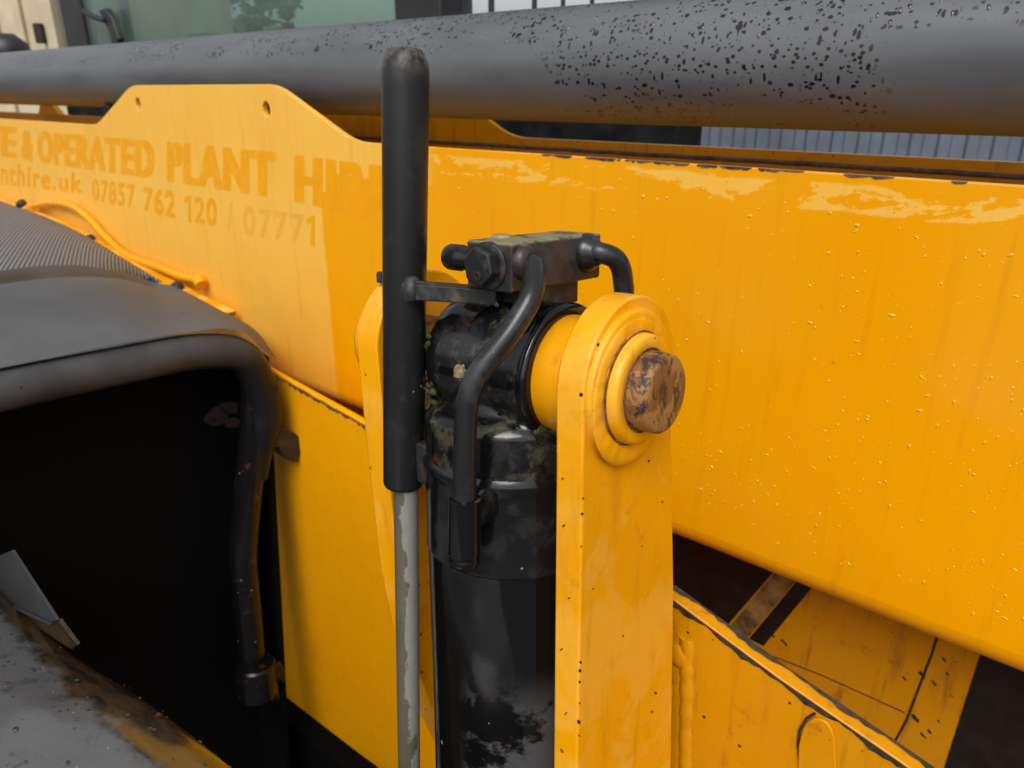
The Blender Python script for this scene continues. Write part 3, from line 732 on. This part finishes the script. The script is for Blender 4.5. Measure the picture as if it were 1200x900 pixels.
# cover top: a smooth moulding from the rim up to a ridge, a perforated panel from there to the flange
bk_px = ((324, 420), (298, 386), (255, 362), (207, 338))
bnd = [onT(x, y, -.835) for x, y in bk_px] + [hit(x, y, B(0, 0, z), Zv) for x, y, z in ((183, 333, -.452), (160, 326, -.425), (122, 317, -.375), (85, 313, -.345), (40, 315, -.322), (0, 321, -.308), (-70, 336, -.300), (-160, 352, -.300))]
frt = [B(SR+.012, t, z) for t, z in ((-.699, -.440), (-.672, -.404), (-.63, -.382), (-.585, -.376), (-.54, -.372), (-.50, -.369), (-.44, -.366), (-.38, -.364), (-.32, -.362), (-.26, -.360), (-.12, -.357), (.10, -.355))]
bnd, frt = smooth_path(bnd, 6), smooth_path(frt, 6)
rows = []
for i in range(len(bnd)):
    f = min(1, max(0, i-6)/(len(bnd)-7)*2.2); row = []
    for k in range(29):
        g_ = k/28; p = frt[i]*(1-g_)+bnd[i]*g_
        p = p + Zv*f*(.050*math.sin(math.pi*min(1, g_*1.12))*(1-.35*g_) - .030*math.exp(-((g_-.80)/.10)**2) + .010*math.exp(-((g_-.97)/.04)**2))
        row.append(p)
    rows.append(row)
link('cover_top', *grid(rows), M['bonnet'], cover, FB, smooth=80)
back = smooth_path([onT(x, y, -.835) for x, y in ((190, 330), (175, 321), (150, 306), (100, 276), (50, 253), (0, 235), (-60, 212), (-130, 190))], 6)
bd2 = bnd[4*6:]
n_ = len(back); bd2 = [bd2[min(len(bd2)-1, round(i*(len(bd2)-1)/(n_-1)))] for i in range(n_)]
rows = []
for i in range(n_):
    f = min(1, i/12)
    rows.append([bd2[i]*(1-k/12)+back[i]*(k/12)+Zv*f*(.016*math.sin(math.pi*k/12)) for k in range(13)])
link('perforated_panel', *grid(rows), M['grille'], cover, FB, smooth=80)
# yellow flange strip, its bolts and the yellow cable along it
fl = smooth_path([onT(x, y, -.835) for x, y in ((262, 369), (255, 365), (207, 341), (150, 310), (100, 280), (50, 257), (0, 239), (-60, 216))], 4)
fw = []
for p in fl: fw.append([p+N*.001-Zv*.004, p-N*.001+Zv*.001, p-N*.030+Zv*.002, p-N*.034-Zv*.03])
flg = link('flange', *grid(fw), yellow('bleached_flange_paint', .03, .2, .5, .9, .9, 0, .15), T, FB, smooth=30, label='yellow bolted flange strip between the engine cover and the boom')
for x, y in ((25, 239), (105, 281), (207, 337)):
    link('bolt', *lathe(onT(x, y, -.842)+Zv*.0, Zv*.8+N*.5, [(-.006, .016), (.004, .016), (.010, .012), (.011, .004)], 20), M['bolt'], flg)
cab_ = [onT(x, y, -.862) for x, y in ((38, 242), (60, 238), (85, 242), (105, 257), (122, 276), (145, 297), (165, 306), (190, 315), (215, 325), (236, 328))]
link('yellow_cable', *tube(smooth_path(cab_, 5), .0095, 14), M['yel'], flg, None, smooth=60)
link('cable_end', *tube([onT(232, 327, -.860), onT(236, 334, -.858)], [.015, .014], 14), M['yel'], flg, None, smooth=60)
# rusty bracket and lower clamp on the rim
bk = [onS(x, y, SR+.02) for x, y in ((318, 500), (338, 503), (352, 512), (354, 530), (346, 543), (334, 536), (326, 524), (318, 526))]
link('rusty_bracket', *prism(bk, -A*.03), flat('rusty_black_bracket', (.028, .014, .010), .6, 0, 0, .6, 60, .4), cover, None, .003)
cl = OS(301, 790)
link('clamp', *lathe(OS(299, 776), OS(302, 812)-OS(299, 776), [(0, .036), (.004, .040), (.075, .040), (.08, .034)], 24), M['frameblk'], cover, None, smooth=40)
ck = [onS(x, y, SR+.03) for x, y in ((318, 780), (330, 776), (336, 790), (333, 802), (326, 798), (328, 820), (320, 824), (312, 808))]
link('clamp_clip', *prism(ck, -A*.04), M['frameblk'], cover, None, .004)
link('sill_beam', *prism([onT(x, y, -.70) for x, y in ((250, 760), (288, 800), (306, 822), (400, 898), (520, 990), (250, 1100))], -N*.05), M['dark'], cover, FB, .006)
link('drop_leg', *tube([onT(x, y, -.68) for x, y in ((296, 815), (303, 845), (306, 880), (312, 930))], .016, 14), M['frameblk'], cover, FB)
# ------------------------------------------------------------------ front mudguard, bottom left
fe = smooth_path([B(-1.35, -.19, -.63), B(-1.051, -.195, -.590), B(-.82, -.204, -.579), B(-.651, -.218, -.558), B(-.488, -.224, -.541), B(-.36, -.224, -.545), B(-.1, -.22, -.60)], 10)
prof = [(-.004, -.30), (-.002, -.12), (0, -.03), (.004, -.010), (.012, .004), (.024, .014), (.045, .023), (.08, .030), (.13, .033), (.2, .032), (.32, .028), (.5, .02)]
def fprof(p): return [p+N*a+Zv*b for a, b in prof]
rows = []
for p in fe:
    pts = smooth_path(fprof(p), 3)
    rows.append([q + Zv*.004*math.sin(q.x*31+q.y*17)*(1 if j > 20 else 0) for j, q in enumerate(pts)])
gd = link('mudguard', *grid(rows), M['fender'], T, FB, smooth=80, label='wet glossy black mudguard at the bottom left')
random.seed(77); dr = []
for k in range(260):
    r_ = random.choice(rows[8:-6]); i_ = random.randrange(10, 26); q_ = r_[i_]
    q_ = q_+(r_[i_+1]-q_)*random.random()
    n_ = ((r_[i_+1]-r_[i_]).cross(A)).normalized(); n_ = n_ if n_.z > 0 else -n_
    rr_ = .0006+.0019*random.random()**2.5
    dr.append((q_+A*random.uniform(-.02, .02), n_, A, rr_*random.uniform(1, 1.6), rr_, rr_*.45))
o = link('water_droplets', *domes(dr), M['dropblk'], gd, FB); o['kind'] = 'stuff'
fq = [onT(x, y, -.188) for x, y in ((-60, 676), (14, 645), (67, 727), (58, 731), (0, 705), (-60, 682))]
link('mudguard_flap', *prism(fq, -N*.003), M['flap'], gd, FB, .0008)
link('flap_rib', *tube([onT(x, y, -.186) for x, y in ((-60, 681), (0, 704), (59, 731))], .0018, 8), M['flap'], gd, FB)
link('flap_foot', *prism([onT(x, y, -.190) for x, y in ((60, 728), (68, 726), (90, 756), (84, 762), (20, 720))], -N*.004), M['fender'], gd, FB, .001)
# ------------------------------------------------------------------ cab behind the boom
TC = -1.62
cabm = empty('cab', B(-2.6, TC-.6, -1.2), 'black framed cab with dusty green windows behind the boom', None, T)
def pil(xa, xb, y, nm='pillar', t=TC, z0=-.12, z1=.75, dep=.06, mat='cabblk'):
    a_, b_ = onT(xa, y, t), onT(xb, y, t); a_.z = b_.z = CAM.z+z0
    return link(nm, *prism([a_, b_, b_-N*dep, a_-N*dep], Zv*(z1-z0)), M[mat], cabm, None, .006)
pil(76, 99, 40); pil(462, 516, 10, dep=.1)
a_, b_ = onT(99, 40, TC-.02), onT(462, 12, TC-.02); a_.z = b_.z = CAM.z-.1
link('window', *prism([a_, b_, b_-N*.006, a_-N*.006], Zv*.84), M['glass'], cabm)
a_, b_ = onT(516, 8, TC-.02), onT(720, 4, TC-.02); a_.z = b_.z = CAM.z-.1
for xa, xb in ((541, 551), (571, 577), (622, 627), (656, 660), (690, 694)): pil(xa, xb, 5, 'guard_bar', dep=.012)
a_, b_ = onT(72, 100, TC), onT(838, 160, TC)
a_.z = b_.z = CAM.z-.045
b_ = onT(795, 160, TC); b_.z = a_.z
link('lower_panel', *prism([a_, b_, b_-N*.12, a_-N*.12], -Zv*.5), flat('cab_floor_black', (.012, .012, .013), .9, 0, 0, .6, 9, .1, .08), cabm, None, .01)
a_, b_ = onT(72, 0, TC), onT(720, 0, TC); a_.z = b_.z = CAM.z+.75
link('roof', *prism([a_, b_, b_-N*1.2, a_-N*1.2], Zv*.06), M['cabblk'], cabm, None, .01)
for px_, wd in ((142, .05), (470, .08)):
    p = onT(px_, 20, TC-1.1); p.z = CAM.z-.1
    link('pillar', *prism([p, p+A*wd, p+A*wd-N*.05, p-N*.05], Zv*.85), M['cabblk'], cabm, None, .006)
st_ = onT(270, 30, TC-.55); st_.z = CAM.z-.15
link('seat_back', *cbox(st_+Zv*.12, A*.12, N*.45, Zv*.55), flat('seat_cloth', (.02, .022, .022), .8), cabm, None, .04)
ma = [onT(x, y, TC+.03) for x, y in ((98, 13), (110, 20), (124, 24))]
link('mirror_arm', *tube(ma, .012, 10), M['cabblk'], cabm)
mb_ = [onT(x, y, TC+.03) for x, y in ((115, 12), (122, 9), (131, 22), (139, 46), (132, 60), (128, 40))]
link('mirror', *prism(mb_, -N*.03), M['cabblk'], cabm, None, .006)
# ------------------------------------------------------------------ yard behind
# cream box body at far left
c0, c1 = at(-260, 60, 5.6), at(72, 50, 5.0)
c0.z = c1.z = .5
dd_ = (c1-c0); nn_ = Vector((dd_.y, -dd_.x, 0)).normalized()
if nn_.y > 0: nn_ = -nn_
lorry = empty('box_body', (c0+c1)/2*1.0, 'cream ribbed metal box body standing behind the telehandler at the far left', 'lorry body')
lorry.location.z = 0; WM[lorry] = Matrix.Translation(lorry.location)
link('side_wall', *prism([c0, c1, c1-nn_*2, c0-nn_*2], Zv*2.4), M['cream'], lorry, None, .01)
for k in range(12):
    p = c0+dd_*((k+.5)/12)
    link('rib', *prism([p, p+dd_.normalized()*.06, p+dd_.normalized()*.06+nn_*.03, p+nn_*.03], Zv*2.38), M['cream'], lorry, None, .008)
p = c1-dd_*.03
link('corner_post', *prism([p, p+dd_*.04, p+dd_*.04+nn_*.06, p+nn_*.06], Zv*2.42), M['cream'], lorry, None, .008)
p = at(58, 40, 5.0)+nn_*.08
link('latch', *cbox(p, Vector((.06, 0, 0)), Vector((0, .04, 0)), Vector((0, 0, .12))), M['rustbr'], lorry, None, .01)
bx = at(8, 55, 4.4)
link('lamp_housing', *lathe(bx-Zv*.1, Zv, [(0, .09), (.06, .12), (.12, .11), (.17, .05)], 20), M['cabblk'], lorry, None, smooth=50)
# corrugated fence along the right
f0, f1 = at(560, 200, 7.5), at(1500, 200, 5.5); f0.z = f1.z = 0
fd = (f1-f0); fl_ = fd.length; fn = Vector((fd.y, -fd.x, 0)).normalized()
rows = [[], []]
for i in range(400):
    x = i/399; q = (i*fl_/399 % .2)/.2; off = .03 if q < .5 else 0
    p = f0+fd*x+fn*off; rows[0].append(p.copy()); rows[1].append(p+Zv*1.95)
fence = empty('sheet_fence', (f0+f1)/2, 'blue grey corrugated sheet fence glimpsed between boom and tube', 'fence')
link('sheeting', *grid(rows), M['fence'], fence, None, smooth=0)
for k in range(5):
    p = f0+fd*(k/4)-fn*.1
    link('post', *prism([p, p+Vector((.08, 0, 0)), p+Vector((.08, .08, 0)), p+Vector((0, .08, 0))], Zv*2.0), M['bolt'], fence)
def tree(loc, h, cr, seed, label):
    random.seed(seed); t = empty('tree', loc, label, 'tree'); t['group'] = 'trees beyond the cab'
    tk = [tube([loc, loc+Zv*h*.3+X*.1, loc+Zv*h*.6], [.2, .16, .1], 10)]
    cl_ = []
    for k in range(16):
        c = loc+Zv*h*.62+Vector((random.gauss(0, 1), random.gauss(0, 1), random.gauss(0, .7)))*cr*.5
        cl_.append((c, cr*random.uniform(.22, .45)))
        tk.append(tube([loc+Zv*h*.45, c], [.06, .02], 6))
    link('trunk', *join(*tk), M['bark'], t)
    V_, F_ = [], []
    for c, r in cl_:
        for j in range(200):
            d = Vector((random.gauss(0, 1), random.gauss(0, 1), random.gauss(0, 1))).normalized()*r*random.random()**.4
            u, v = ortho(Vector((random.gauss(0, 1), random.gauss(0, 1), random.gauss(0, 1)+.6))); s_ = random.uniform(.06, .14); k = len(V_)
            V_ += [c+d-u*s_, c+d+v*s_*.5, c+d+u*s_, c+d-v*s_*.5]; F_.append([k, k+1, k+2, k+3])
    link('crown', V_, F_, M['leaf'], t, None, smooth=0)
for i, (x, d, h, cr, lb_) in enumerate(((275, 11, 3.3, 1.15, 'dark tree seen through the middle of the cab window'), (185, 16, 2.9, .7, 'tree seen through the left part of the cab window'), (345, 17, 3.1, 1.0, 'smaller tree seen through the right part of the cab window'))):
    p = at(x, 105, d); p.z = 0; tree(p, h, cr, 30+i, lb_)
bpy.context.view_layer.update()
